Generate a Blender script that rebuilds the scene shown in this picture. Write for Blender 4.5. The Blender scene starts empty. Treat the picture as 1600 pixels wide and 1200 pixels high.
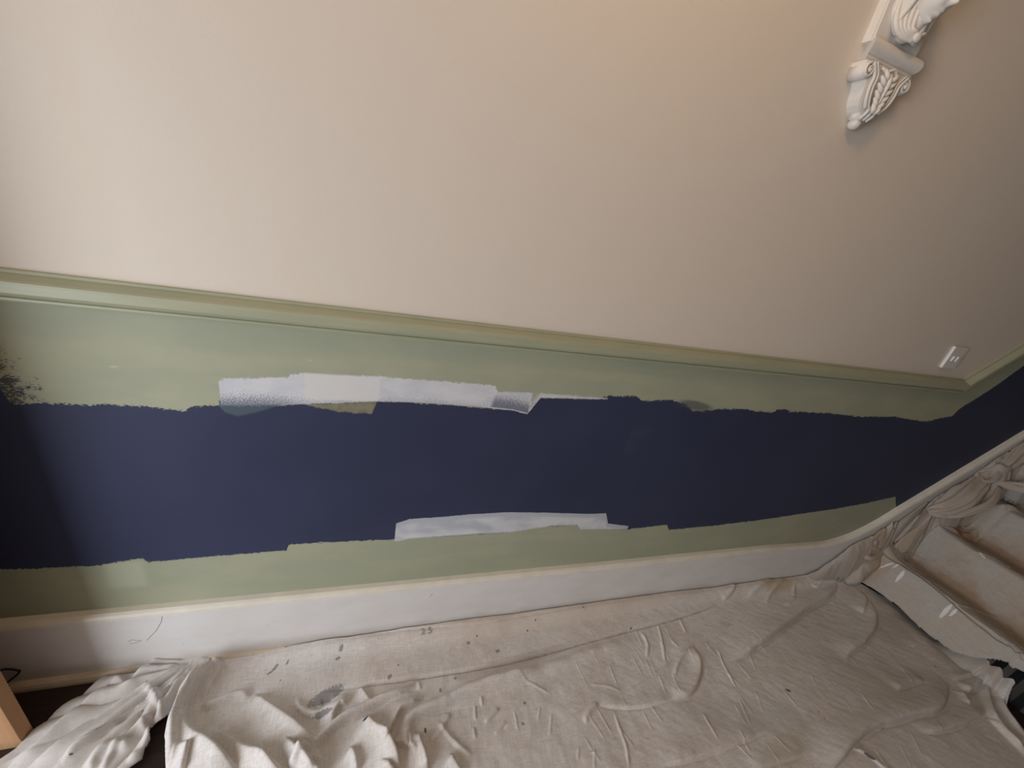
import bpy, bmesh, math, random
import numpy as np
from mathutils import Vector, Matrix

random.seed(7)
RNG = np.random.default_rng(11)
SC = bpy.context.scene
COL = SC.collection

# ------------------------------------------------------------------ camera
# world: x runs along the wall, the wall face is y = 0, the room is y < 0, floor z = 0
F = 600.0
def _basis(H, V):
    h = np.array([H[0]-800, H[1]-600, F], float); h /= np.linalg.norm(h)
    d = np.array([V[0]-800, V[1]-600, F], float); d -= h*(h@d); d /= np.linalg.norm(d)
    return h, d, np.cross(h, d)
BH, BD, BN = _basis((2606, 720), (511, 1950))
CH = 1.555
cam_d = bpy.data.cameras.new('camera')
cam = bpy.data.objects.new('camera', cam_d); COL.objects.link(cam)
cam_d.sensor_width = 36.0; cam_d.lens = 36.0*F/1600.0; cam_d.clip_start = 0.02
R3 = Matrix(((BH[0], -BH[1], -BH[2]), (BN[0], -BN[1], -BN[2]), (-BD[0], BD[1], BD[2])))
cam.matrix_world = Matrix.Translation((0, -1.0, CH)) @ R3.to_4x4()
SC.camera = cam

# ------------------------------------------------------------------ light and exposure
SC.view_settings.view_transform = 'Standard'
SC.view_settings.look = 'None'
SC.view_settings.gamma = 1.0
SC.view_settings.use_curve_mapping = False
SC.view_settings.exposure = -0.12
W = bpy.data.worlds.new('world'); SC.world = W; W.use_nodes = True
W.node_tree.nodes['Background'].inputs[0].default_value = (0.85, 0.92, 1.0, 1)
W.node_tree.nodes['Background'].inputs[1].default_value = 0.4

def area(name, loc, target, sx, sy, power, col, spread=180):
    l = bpy.data.lights.new(name, 'AREA'); l.shape = 'RECTANGLE'; l.size = sx; l.size_y = sy
    l.energy = power; l.color = col; l.spread = math.radians(spread)
    o = bpy.data.objects.new(name, l); COL.objects.link(o)
    o.location = loc
    o.rotation_euler = (Vector(target)-Vector(loc)).to_track_quat('-Z', 'Y').to_euler()
    return o
# daylight coming in through the open front door at the left end of the hall
area('door_daylight', (-1.93, -1.45, 1.0), (0.0, -1.15, 0.95), 1.35, 1.9, 62, (0.92, 0.955, 1.0))
# warm ceiling lamp of the hall
lp = bpy.data.lights.new('ceiling_lamp_light', 'POINT'); lp.energy = 12; lp.color = (1.0, 0.62, 0.30); lp.shadow_soft_size = 0.12
lo = bpy.data.objects.new('ceiling_lamp_light', lp); lo.location = (0.38, -0.66, 2.72); COL.objects.link(lo)

# ------------------------------------------------------------------ node helpers
class E:
    """a value in a node tree, with arithmetic"""
    def __init__(s, nt, sock): s.nt = nt; s.s = sock
    def _m(s, op, *a, clamp=False):
        n = s.nt.nodes.new('ShaderNodeMath'); n.operation = op; n.use_clamp = clamp
        for i, v in enumerate((s,)+a):
            if isinstance(v, E): s.nt.links.new(v.s, n.inputs[i])
            else: n.inputs[i].default_value = v
        return E(s.nt, n.outputs[0])
    def __add__(s, o): return s._m('ADD', o)
    def __sub__(s, o): return s._m('SUBTRACT', o)
    def __mul__(s, o): return s._m('MULTIPLY', o)
    def __truediv__(s, o): return s._m('DIVIDE', o)
    __radd__ = __add__; __rmul__ = __mul__
    def neg(s): return s._m('MULTIPLY', -1.0)
    def inv(s):
        n = s.nt.nodes.new('ShaderNodeMath'); n.operation = 'SUBTRACT'; n.inputs[0].default_value = 1.0
        s.nt.links.new(s.s, n.inputs[1]); return E(s.nt, n.outputs[0])
    def mn(s, o): return s._m('MINIMUM', o)
    def mx(s, o): return s._m('MAXIMUM', o)
    def abs(s): return s._m('ABSOLUTE')
    def pw(s, o): return s._m('POWER', o)
    def ss(s, a, b):
        n = s.nt.nodes.new('ShaderNodeMapRange'); n.interpolation_type = 'SMOOTHSTEP'; n.clamp = True
        s.nt.links.new(s.s, n.inputs[0])
        if a < b:
            n.inputs[1].default_value = a; n.inputs[2].default_value = b
            n.inputs[3].default_value = 0; n.inputs[4].default_value = 1
        else:
            n.inputs[1].default_value = b; n.inputs[2].default_value = a
            n.inputs[3].default_value = 1; n.inputs[4].default_value = 0
        return E(s.nt, n.outputs[0])

class Mat:
    def __init__(s, name, rough=0.8, spec=0.3):
        s.m = bpy.data.materials.new(name); s.m.use_nodes = True
        s.nt = s.m.node_tree; s.b = s.nt.nodes['Principled BSDF']
        s.b.inputs['Roughness'].default_value = rough
        s.b.inputs['Specular IOR Level'].default_value = spec
        tc = s.nt.nodes.new('ShaderNodeTexCoord'); s.co = tc.outputs['Object']
        sp = s.nt.nodes.new('ShaderNodeSeparateXYZ'); s.nt.links.new(s.co, sp.inputs[0])
        s.x, s.y, s.z = (E(s.nt, sp.outputs[i]) for i in range(3))
    def noise(s, scale=(1, 1, 1), sc=1.0, detail=3, rough=0.55, off=(0, 0, 0), rot=0.0, dist=0.0):
        mp = s.nt.nodes.new('ShaderNodeMapping'); mp.inputs['Scale'].default_value = scale
        mp.inputs['Location'].default_value = off; mp.inputs['Rotation'].default_value = (0, 0, rot)
        s.nt.links.new(s.co, mp.inputs[0])
        n = s.nt.nodes.new('ShaderNodeTexNoise'); n.inputs['Scale'].default_value = sc
        n.inputs['Detail'].default_value = detail; n.inputs['Roughness'].default_value = rough
        n.inputs['Distortion'].default_value = dist
        s.nt.links.new(mp.outputs[0], n.inputs['Vector'])
        return E(s.nt, n.outputs['Fac'])
    def mix(s, f, a, b):
        n = s.nt.nodes.new('ShaderNodeMix'); n.data_type = 'RGBA'
        if isinstance(f, E): s.nt.links.new(f.s, n.inputs[0])
        else: n.inputs[0].default_value = f
        for v, k in ((a, 6), (b, 7)):
            if isinstance(v, (tuple, list)): n.inputs[k].default_value = (*v[:3], 1)
            else: s.nt.links.new(v, n.inputs[k])
        return n.outputs[2]
    def color(s, c):
        if isinstance(c, (tuple, list)): s.b.inputs['Base Color'].default_value = (*c[:3], 1)
        else: s.nt.links.new(c, s.b.inputs['Base Color'])
    def bump(s, h, strength=0.3, dist=0.001):
        n = s.nt.nodes.new('ShaderNodeBump'); n.inputs['Strength'].default_value = strength
        n.inputs['Distance'].default_value = dist
        s.nt.links.new(h.s, n.inputs['Height']); s.nt.links.new(n.outputs[0], s.b.inputs['Normal'])
    def curve(s, pts, z0=0.0, z1=1.6, seg=5):
        """piecewise-linear height of an edge as a function of x, resolved with several curve nodes"""
        pts = sorted(pts); xs = [p[0] for p in pts]; zs = [p[1] for p in pts]
        a, b = xs[0], xs[-1]; out = None
        for k in range(seg):
            lo_, hi_ = a+(b-a)*k/seg, a+(b-a)*(k+1)/seg
            q = [(lo_, float(np.interp(lo_, xs, zs)))]+[p for p in pts if lo_ < p[0] < hi_]+[(hi_, float(np.interp(hi_, xs, zs)))]
            n = s.nt.nodes.new('ShaderNodeFloatCurve'); cu = n.mapping.curves[0]
            n.mapping.use_clip = True
            t = [((p[0]-lo_)/(hi_-lo_), (p[1]-z0)/(z1-z0)) for p in q]
            cu.points[0].location = t[0]; cu.points[1].location = t[-1]
            for p in t[1:-1]: cu.points.new(*p)
            for p in cu.points: p.handle_type = 'VECTOR'
            n.mapping.update()
            u = (s.x-lo_)._m('DIVIDE', hi_-lo_, clamp=True)
            s.nt.links.new(u.s, n.inputs['Value'])
            v = E(s.nt, n.outputs[0])
            if out is None: out = v
            else:
                g = s.x._m('GREATER_THAN', lo_)
                out = out + (v-out)*g
        return out*(z1-z0)+z0

# ------------------------------------------------------------------ mesh helpers
def link_mesh(name, verts, faces, mat, parent=None, smooth=False, label=None):
    me = bpy.data.meshes.new(name); me.from_pydata([tuple(v) for v in verts], [], faces); me.update()
    if smooth: me.polygons.foreach_set('use_smooth', [True]*len(me.polygons))
    o = bpy.data.objects.new(name, me); COL.objects.link(o); me.materials.append(mat)
    if parent: o.parent = parent
    if label: o['label'] = label
    return o
def from_bm(name, bm, mat, parent=None, smooth=False, label=None):
    bmesh.ops.recalc_face_normals(bm, faces=bm.faces)
    me = bpy.data.meshes.new(name); bm.to_mesh(me); bm.free()
    if smooth: me.polygons.foreach_set('use_smooth', [True]*len(me.polygons))
    o = bpy.data.objects.new(name, me); COL.objects.link(o); me.materials.append(mat)
    if parent: o.parent = parent
    if label: o['label'] = label
    return o
def box(bm, x0, x1, y0, y1, z0, z1, bev=0.0):
    r = bmesh.ops.create_cube(bm, size=1.0)
    for v in r['verts']:
        v.co = Vector(((x0+x1)/2+v.co.x*(x1-x0), (y0+y1)/2+v.co.y*(y1-y0), (z0+z1)/2+v.co.z*(z1-z0)))
    if bev:
        es = list({e for v in r['verts'] for e in v.link_edges})
        bmesh.ops.bevel(bm, geom=es, offset=bev, segments=2, affect='EDGES', profile=0.6)
def tube(bm, pts, rad, seg=10, close=True, flat=1.0):
    """tapered tube along points; rad may be a list"""
    pts = [Vector(p) for p in pts]
    if not isinstance(rad, (list, tuple)): rad = [rad]*len(pts)
    up = Vector((0, -1, 0)); rings = []
    for i, p in enumerate(pts):
        t = (pts[min(i+1, len(pts)-1)]-pts[max(i-1, 0)]).normalized()
        a = t.cross(up)
        if a.length < 1e-4: a = t.cross(Vector((1, 0, 0)))
        a.normalize(); b = a.cross(t).normalized()
        rings.append([bm.verts.new(p+a*math.cos(q)*rad[i]+b*math.sin(q)*rad[i]*flat)
                      for q in [2*math.pi*k/seg for k in range(seg)]])
    for i in range(len(rings)-1):
        for k in range(seg):
            bm.faces.new((rings[i][k], rings[i][(k+1) % seg], rings[i+1][(k+1) % seg], rings[i+1][k]))
    if close:
        bm.faces.new(rings[0]); bm.faces.new(rings[-1][::-1])
def spline(pts, n=8):
    """Catmull-Rom through the points"""
    P = [np.array(p, float) for p in pts]; P = [2*P[0]-P[1]]+P+[2*P[-1]-P[-2]]; out = []
    for i in range(1, len(P)-2):
        for k in range(n):
            t = k/n
            out.append(0.5*((2*P[i])+(-P[i-1]+P[i+1])*t+(2*P[i-1]-5*P[i]+4*P[i+1]-P[i+2])*t*t+(-P[i-1]+3*P[i]-3*P[i+1]+P[i+2])*t**3))
    out.append(P[-2]); return out
def prism_y(bm, poly, y0, y1):
    """polygon given in x,z extruded from y0 to y1"""
    a = [bm.verts.new((p[0], y0, p[1])) for p in poly]; b = [bm.verts.new((p[0], y1, p[1])) for p in poly]
    n = len(poly)
    fa = bm.faces.new(a); fb = bm.faces.new(b[::-1])
    for i in range(n): bm.faces.new((a[i], b[i], b[(i+1) % n], a[(i+1) % n]))
    return fa, fb
def tag(o, label, cat, group=None):
    o['label'] = label; o['category'] = cat
    if group: o['group'] = group
    return o
def empty(name, loc=(0, 0, 0)):
    o = bpy.data.objects.new(name, None); COL.objects.link(o); o.location = loc; o.empty_display_size = 0.05
    return o
def structure(o): o['kind'] = 'structure'; return o

# points of the place, measured in the photograph
def wall_pt(px, py, off=0.0):
    r = np.array([px-800, py-600, F]); r = r*((1.0-off)/(r@BN)); return (float(r@BH), CH-float(r@BD))
def floor_pt(px, py, z=0.0, k=0.0, x0=0.0):
    """point over the plane z + k (x - x0)"""
    r = np.array([px-800, py-600, F]); rx, ry, rz = r@BH, r@BN, -(r@BD)
    t = (z-k*x0-CH)/(rz-k*rx)
    return (float(t*rx), float(t*ry)-1.0)

# ------------------------------------------------------------------ materials
CREAM = (0.70, 0.635, 0.555); GREEN = (0.335, 0.345, 0.225); NAVY = (0.034, 0.040, 0.080); PRIMER = (0.62, 0.64, 0.70)

def wall_material():
    M = Mat('wall_paint', 0.62, 0.25)
    P = lambda L: [wall_pt(*p) for p in L]
    #CHK
    dado = [(-2.1, 1.255), (2.52, 1.255), (5.1, 1.255+2.58*0.82)]
    ntop = P([(0, 606), (12, 624), (22, 631), (60, 630), (120, 632), (170, 632), (232, 635), (262, 639), (290, 643), (297, 635), (341, 634),
              (437, 634), (470, 631), (590, 627), (640, 628), (700, 632), (760, 637), (800, 640), (820, 642), (842, 621.5), (880, 622), (937, 624),
              (944, 620), (952, 618), (997, 619), (1001, 626), (1050, 625), (1072, 632), (1082, 642), (1100, 642), (1130, 639), (1165, 639),
              (1182, 643), (1210, 644), (1214, 640), (1230, 640), (1234, 643), (1300, 646), (1345, 651), (1400, 651), (1425, 656), (1448, 659), (1466, 654), (1488, 650),
              (1500, 638), (1522, 625), (1560, 600), (1600, 571)])
    ntop = [(-2.1, ntop[0][1]+.02)]+ntop+[(5.1, ntop[-1][1]+(5.1-ntop[-1][0])*0.82)]
    nbot = P([(0, 890), (60, 888), (100, 886), (150, 884), (185, 878), (222, 872), (231, 878), (250, 877), (310, 871), (400, 864), (448, 860), (451, 851),
              (500, 848), (560, 845), (618, 843), (700, 838), (800, 832), (850, 823), (902, 821), (906, 828), (980, 827), (1042, 820), (1045, 828), (1100, 823),
              (1160, 816), (1200, 811), (1250, 803), (1300, 796), (1350, 787), (1399, 776)])
    xe = nbot[-1][0]
    nbot = [(-2.1, nbot[0][1]-.01)]+nbot+[(xe+.10, nbot[-1][1]-.101), (xe+.11, 0.1), (5.1, 0.1)]
    w1t = P([(341, 594), (350, 591), (400, 590), (450, 589), (454, 584), (475, 583), (520, 586), (590, 588), (640, 592), (700, 596), (774, 602), (778, 612), (830, 613), (900, 618), (950, 622)])
    w1b = P([(341, 633), (437, 632), (520, 630), (590, 627), (640, 628), (700, 632), (760, 637), (800, 641), (824, 647), (845, 621.5), (900, 622.5), (950, 624)])
    w2t = P([(619, 818), (640, 811), (700, 807), (730, 804), (790, 800.5), (850, 801), (920, 803), (947, 802), (950, 818), (982, 822)])
    w2b = P([(619, 846), (640, 842), (680, 839), (740, 835), (800, 832), (830, 827), (860, 822), (902, 821), (906, 828), (982, 827)])
    fine = M.noise((120, 40, 210), 1.0, 3, 0.75)           # bristle marks of the roller and brush
    coarse = M.noise((38, 30, 60), 1.0, 2, 0.5, off=(3, 1, 2))
    speck = M.noise((300, 200, 360), 1.0, 3, 0.75)
    jit = (fine-0.5)*0.028+(coarse-0.5)*0.016
    x, z = M.x, M.z
    ct, cb = M.curve(ntop, 0, 3.6, 8), M.curve(nbot, 0, 1.6, 8)
    # dry brushed left end of the navy band
    xr, xl = wall_pt(105, 590)[0], wall_pt(-15, 600)[0]
    lx = x.ss(xr, xl); streak = M.noise((150, 60, 330), 1.0, 3, 0.7, off=(2, 0, 5))
    zr = (z-ct)-lx*0.05
    dry_l = (streak*0.6+coarse*0.4-0.62+lx*0.20-zr.mx(0.0)*1.1).ss(0, 0.03)*x.ss(xr+.02, xr-.05)*(z-ct)._m('GREATER_THAN', 0.0)
    nav = (ct-z+jit).ss(-0.0012, 0.0012)*(z-cb+jit*0.8).ss(-0.0012, 0.0012)
    # dry patches right of the primer
    def patch(x0, x1, z0, z1, e=0.004):
        return x.ss(x0-e, x0+e)*x.ss(x1+e, x1-e)*z.ss(z0-e, z0+e)*z.ss(z1+e, z1-e)
    # base wall paint, mottled
    roll = M.noise((0.9, 1, 1.6), 1.4, 4, 0.6)
    roll2 = M.noise((4, 1, 1.2), 2.0, 3, 0.6, off=(5, 0, 1))
    cream = M.mix((roll-0.42)*1.6, (0.71, 0.64, 0.565), (0.69, 0.63, 0.57))
    cream = M.mix((roll2-0.55).ss(0, 0.15)*0.35, cream, (0.72, 0.635, 0.535))
    g1 = M.noise((2.2, 1, 6), 1.6, 4, 0.6, off=(1, 2, 0))
    green = M.mix(g1.ss(0.42, 0.62), (0.350, 0.370, 0.275), (0.385, 0.395, 0.288))
    # fresh coat swipes in the green
    a, b = wall_pt(160, 880), wall_pt(238, 915)
    green = M.mix(patch(a[0], b[0]-0.01, b[1]+0.002, a[1], 0.014)*0.85, green, (0.45, 0.475, 0.36))
    zc = M.curve([(-2.1, 1.13), (-.72, 1.125), (-.55, 1.135), (-.42, 1.12), (-.25, 1.125), (-.02, 1.14), (0.4, 1.15), (0.9, 1.16), (1.2, 1.135), (1.6, 1.15), (5.1, 1.15)], 0, 1.6, 2)
    green = M.mix((z-zc+(coarse-0.5)*0.02).ss(-0.005, 0.006)*0.30, green, (0.325, 0.35, 0.265))
    # little scuffs of white
    for (px, py, rx, rz) in ((178, 573, .011, .004), (484, 563, .006, .003), (1003, 676, .04, .03), (985, 700, .03, .03)):
        q = wall_pt(px, py); d2 = ((x-q[0])/rx).pw(2)+((z-q[1])/rz).pw(2)
        big = rx > .02
        m = (d2+(fine-0.5)*3.0).ss(1.0, 0.4)*(0.05 if big else 0.55)
        if not big: green = M.mix(m, green, (0.50, 0.52, 0.40))
    tone = M.noise((1.4, 1, 1.4), 1.2, 3, 0.6, off=(7, 3, 1))
    navy = M.mix(tone.ss(0.35, 0.65), (0.031, 0.038, 0.080), (0.038, 0.045, 0.094))
    for (px, py, rx, rz) in ((1003, 676, .05, .035), (985, 700, .03, .04)):
        q = wall_pt(px, py); d2 = ((x-q[0])/rx).pw(2)+((z-q[1])/rz).pw(2)
        navy = M.mix((d2+(coarse-0.5)*2.5).ss(1.0, 0.2)*0.12, navy, (0.11, 0.11, 0.12))
    low = M.mix(nav, green, navy)
    low = M.mix(dry_l*0.85, low, NAVY)
    # the teal and olive transparent swipes just under the primer
    a, b = wall_pt(342, 630), wall_pt(440, 633)
    zt = M.curve([(a[0], wall_pt(342, 636)[1]), (wall_pt(352, 645)[0], wall_pt(352, 645)[1]), (wall_pt(372, 651)[0], wall_pt(372, 651)[1]),
                  (wall_pt(400, 645)[0], wall_pt(400, 645)[1]), (b[0], wall_pt(440, 633)[1])], 0, 1.6, 1)
    m = x._m('GREATER_THAN', a[0])*x._m('LESS_THAN', b[0])*(z-zt).ss(-0.003, 0.006)*z._m('LESS_THAN', wall_pt(400, 628)[1])
    low = M.mix(m*0.8, low, (0.085, 0.12, 0.15))
    a, b = wall_pt(479, 632), wall_pt(589, 627)
    zt = M.curve([(a[0], wall_pt(479, 633)[1]), (wall_pt(500, 638)[0], wall_pt(500, 638)[1]), (wall_pt(530, 644)[0], wall_pt(530, 644)[1]),
                  (wall_pt(581, 647)[0], wall_pt(581, 647)[1]), (b[0], wall_pt(589, 628)[1])], 0, 1.6, 1)
    m = x._m('GREATER_THAN', a[0])*x._m('LESS_THAN', b[0])*(z-zt+jit*.5).ss(-0.002, 0.003)*z._m('LESS_THAN', wall_pt(530, 625)[1])
    low = M.mix(m*0.9, low, M.mix(coarse.ss(.4, .6), (0.20, 0.185, 0.125), (0.25, 0.24, 0.16)))
    # upper primer stroke
    c1, c2 = M.curve(w1t, 0.6, 1.6, 3), M.curve(w1b, 0.6, 1.6, 3)
    x0, x1 = w1t[0][0], w1t[-1][0]; xd = wall_pt(775, 610)[0]; xt = wall_pt(828, 640)[0]
    hb = (z-c2)
    thin = x.ss(xd-0.012, xd+0.004)
    m1 = x.ss(x0-.0015, x0+.0015)*x._m('LESS_THAN', x1)*(c1-z+jit*0.7).ss(-0.002, 0.004)*(hb+jit*0.5).ss(-0.001, 0.001)
    band = x.ss(wall_pt(829, 620)[0], wall_pt(833, 620)[0])
    m1 = m1*((band*(speck-hb*4-0.40).ss(0.04, -0.04)).inv())
    prim = M.mix(M.noise((9, 3, 18), 1, 3).ss(.35, .65), (0.56, 0.575, 0.63), (0.66, 0.665, 0.70))
    left_part = x.ss(wall_pt(500, 610)[0], wall_pt(400, 610)[0])
    v = (speck-0.5)*5.5+hb*30.0-0.15-left_part*0.45-thin*0.95+band*1.6
    showing = v.ss(0.08, -0.12)*(left_part*0.35+0.45+thin*0.4).mn(1.0)
    lip = hb.ss(0.005, 0.002)*thin*(band.inv())
    prim = M.mix(showing*(lip.inv()), prim, (0.10, 0.115, 0.18))
    low = M.mix(m1*0.97, low, prim)
    # a scrubbed dark patch further right
    q = wall_pt(1087, 634); d2 = ((x-q[0])/0.085).pw(2)+((z-q[1]+(x-q[0])*.12)/0.020).pw(2)
    low = M.mix((d2+(speck-0.5)*4.0).ss(1.1, 0.5)*0.75, low, (0.085, 0.09, 0.10))
    a, b = wall_pt(476, 588), wall_pt(592, 628)
    m = patch(a[0], b[0], b[1], wall_pt(530, 586)[1], 0.004)
    low = M.mix(m*(z-c2).ss(-0.001, 0.004)*(showing*0.35).inv()*0.85, low, (0.67, 0.66, 0.655))
    # lower primer stroke
    c1, c2 = M.curve(w2t, 0, 1.0, 2), M.curve(w2b, 0, 1.0, 2)
    m2 = x.ss(w2t[0][0]-.001, w2t[0][0]+.001)*x.ss(w2t[-1][0]+.001, w2t[-1][0]-.001)*(c1-z+jit*.2).ss(-.001, .001)*(z-c2+jit*.6).ss(-.004, .006)
    thick = (z-c1).ss(-0.012, -0.03)*M.noise((7, 1, 12), 1, 2, off=(2, 2, 2)).ss(.35, .6)
    low = M.mix(m2*0.96, low, M.mix(thick, (0.47, 0.50, 0.56), (0.66, 0.67, 0.70)))
    top = (z-M.curve(dado, 0, 3.6, 2)).ss(-0.004, 0.004)
    M.color(M.mix(top, low, cream))
    hgt = M.noise((1, 1, 1), 160, 3, 0.6)*0.5+M.noise((1, 1, 2), 14, 3, 0.5)*1.2
    M.bump(hgt, 0.35, 0.0012)
    return M.m

def plain(name, col, rough=0.6, var=0.06, sc=8, spec=0.3, bump=0.0):
    M = Mat(name, rough, spec)
    n = M.noise((1, 1, 1), sc, 4, 0.6)
    M.color(M.mix(n.ss(0.3, 0.7), tuple(c*(1-var) for c in col), tuple(min(1, c*(1+var)) for c in col)))
    if bump: M.bump(M.noise((1, 1, 1), 90, 4, 0.6), bump, 0.001)
    return M.m

def spots(M, col, lst, jit, colour, alpha=0.85):
    """paint drips: ellipses (x, y, rx, ry, angle) with frayed edges"""
    tot = None
    for (sx, sy, rx, ry, a) in lst:
        dx, dy = M.x-sx, M.y-sy; c, s = math.cos(a), math.sin(a)
        u = (dx*c+dy*s)/rx; v = (dy*c-dx*s)/ry
        m = (u*u+v*v+jit).ss(1.15, 0.75)
        tot = m if tot is None else tot.mx(m)
    return M.mix(tot*alpha, col, colour)

def cloth_material(name, base=(0.71, 0.68, 0.66), tint=(0.66, 0.60, 0.56), grey=(0.61, 0.60, 0.595), marks=None, stain_shade=None, weave=1.0):
    M = Mat(name, 0.95, 0.08)
    M.b.inputs['Sheen Weight'].default_value = 0.08
    n1 = M.noise((1, 1, 1), 3.2, 4, 0.6); n2 = M.noise((1, 1, 1), 7.5, 4, 0.65, off=(4, 2, 0)); n3 = M.noise((1, 1, 1), 60, 3, 0.6)
    c = M.mix(n1.ss(0.40, 0.66), base, tint)
    c = M.mix(n2.ss(0.50, 0.72)*0.6, c, grey)
    c = M.mix((n3-0.5).abs()*0.5, c, tuple(v*0.80 for v in base))
    wx = M.noise((420, 34, 60), 1.0, 2, off=(0, 0, 0), rot=0.12); wy = M.noise((34, 420, 60), 1.0, 2, rot=0.12)
    th = (wx+wy-1.0)
    c = M.mix(th.ss(0.0, 0.30)*0.5*weave, c, tuple(min(1, v*1.25) for v in base))
    c = M.mix(th.ss(0.0, -0.30)*0.5*weave, c, tuple(v*0.68 for v in base))
    if stain_shade:
        for (sx, sy, rx, ry, a, colour, al) in stain_shade:
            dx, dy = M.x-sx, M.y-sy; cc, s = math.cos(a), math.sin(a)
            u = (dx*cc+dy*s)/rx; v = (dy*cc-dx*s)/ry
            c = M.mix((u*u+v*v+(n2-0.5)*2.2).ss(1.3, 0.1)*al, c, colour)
    if marks:
        jit = (M.noise((1, 1, 1), 150, 3, 0.7)-0.5)*2.6
        for colour, al, lst in marks: c = spots(M, c, lst, jit, colour, al)
    M.color(c)
    M.bump(th*0.5*weave+n3*0.8, 0.55, 0.0012)
    return M.m

# ------------------------------------------------------------------ the shell of the hall
m_wall = wall_material()
m_ceil = plain('ceiling_white', (0.72, 0.69, 0.64), 0.9)
m_other = plain('darkened_wall_paint', (0.36, 0.31, 0.26), 0.85)  # unseen walls, darkened to weaken the bounced light
X0, X1, YF, ZC = -1.95, 5.0, -2.25, 3.1
bm = bmesh.new(); box(bm, X0-.1, X1+.1, 0.0, 0.12, -0.1, ZC+.1); structure(from_bm('wall_back', bm, m_wall))
bm = bmesh.new(); box(bm, X0-.1, X1+.1, YF-.1, YF, -0.1, ZC+.1); structure(from_bm('wall_front', bm, m_other))
bm = bmesh.new(); box(bm, X1, X1+.1, YF, 0, -0.1, ZC+.1); structure(from_bm('wall_right', bm, m_other))
bm = bmesh.new()   # end wall with the front door opening
box(bm, X0-.1, X0, -0.75, 0, -0.1, ZC+.1); box(bm, X0-.1, X0, YF, -1.95, -0.1, ZC+.1); box(bm, X0-.1, X0, -1.95, -0.75, 2.25, ZC+.1)
structure(from_bm('wall_left', bm, m_other))
bm = bmesh.new(); box(bm, X0-.1, X1+.1, YF-.1, .12, ZC, ZC+.1); structure(from_bm('ceiling', bm, m_ceil))
Mf = Mat('dark_stained_timber', 0.42, 0.4)
g = Mf.noise((1.5, 26, 1), 2.0, 4, 0.6)
Mf.color(Mf.mix(g.ss(0.3, 0.7), (0.020, 0.0125, 0.0105), (0.034, 0.020, 0.016))); Mf.bump(g, 0.3, 0.001)
bm = bmesh.new(); box(bm, X0-.1, X1+.1, YF-.1, .12, -0.1, 0.0); structure(from_bm('floor', bm, Mf.m))

# ------------------------------------------------------------------ skirting board, level then raking up the stairs
RS = 0.833
m_skirt = Mat('white_gloss_skirting', 0.38, 0.45)
_n = m_skirt.noise((1, 1, 2), 6, 4, 0.6); _d = m_skirt.noise((1, 1, 1), 70, 2, 0.5)
_c = m_skirt.mix(_n.ss(0.3, 0.7), (0.70, 0.68, 0.67), (0.75, 0.735, 0.73))
_c = m_skirt.mix(_d.ss(0.70, 0.76)*0.3, _c, (0.3, 0.27, 0.24))
# dust and painted shade in one band just over the floor
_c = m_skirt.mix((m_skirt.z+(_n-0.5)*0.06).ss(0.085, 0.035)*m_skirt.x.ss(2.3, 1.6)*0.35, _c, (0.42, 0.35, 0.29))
# pencil scribble on the board
def seg_mask(M, p, q, w):
    ax, az = p; bx, bz = q; L2 = (bx-ax)**2+(bz-az)**2
    t = (((M.x-ax)*(bx-ax)+(M.z-az)*(bz-az))/L2).mx(0.0).mn(1.0)
    dx = M.x-ax-t*(bx-ax); dz = M.z-az-t*(bz-az)
    return (dx*dx+dz*dz)._m('SQRT').ss(w*1.4, w*0.6)
_m = None
_scr = [[(254, 961), (253, 970), (245, 984), (230, 1000)], [(201, 1002), (206, 999), (215, 1000), (221, 1000)], [(203, 1005), (212, 1004), (220, 1001)], [(671, 932), (676, 927)], [(683, 912), (690, 911)]]
for L in _scr:
    L = [wall_pt(*p, 0.026) for p in L]
    for p, q in zip(L, L[1:]):
        s_ = seg_mask(m_skirt, p, q, 0.0010); _m = s_ if _m is None else _m.mx(s_)
_c = m_skirt.mix(_m*0.75, _c, (0.10, 0.10, 0.11))
m_skirt.color(_c); m_skirt.bump(m_skirt.noise((1, 1, 3), 60, 3, 0.6), 0.15, 0.001)
topline = [wall_pt(*p) for p in ((1200, 852), (1250, 849.5), (1290, 845), (1330, 832), (1370, 811.5), (1400, 793))]
topline = [(X0, 0.268), (1.0, 0.268)]+[(x, max(z, 0.268)) for x, z in topline]
sm = spline([(p[0], 0, p[1]) for p in topline[2:]], 6); sm = [(float(p[0]), float(p[2])) for p in sm]
path = [topline[0], topline[1]]+sm
path += [(x, path[-1][1]+(x-path[-1][0])*RS) for x in (4.9,)]
def sweep_profile(name, path, prof, mat, parent=None, smooth=False):
    """profile points (out, dz) carried along an x,z path with mitred corners"""
    V, Fc = [], []; n = len(prof)
    for i, (x, z) in enumerate(path):
        a = path[max(i-1, 0)]; b = path[min(i+1, len(path)-1)]
        def nrm(p, q):
            t = Vector((q[0]-p[0], q[1]-p[1])).normalized(); return Vector((-t.y, t.x))
        n1 = nrm(a, (x, z)) if i > 0 else nrm((x, z), b)
        n2 = nrm((x, z), b) if i < len(path)-1 else n1
        m = (n1+n2).normalized(); m = m/max(0.3, m.dot(n1))
        for (o_, dz) in prof: V.append((x+m.x*dz, -o_, z+m.y*dz))
    for i in range(len(path)-1):
        for k in range(n):
            k2 = (k+1) % n; Fc.append((i*n+k, i*n+k2, (i+1)*n+k2, (i+1)*n+k))
    Fc.append(tuple(range(n))); Fc.append(tuple((len(path)-1)*n+k for k in range(n))[::-1])
    bm = bmesh.new(); vs = [bm.verts.new(v) for v in V]
    for f in Fc: bm.faces.new([vs[j] for j in f])
    return from_bm(name, bm, mat, parent, smooth)
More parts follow.
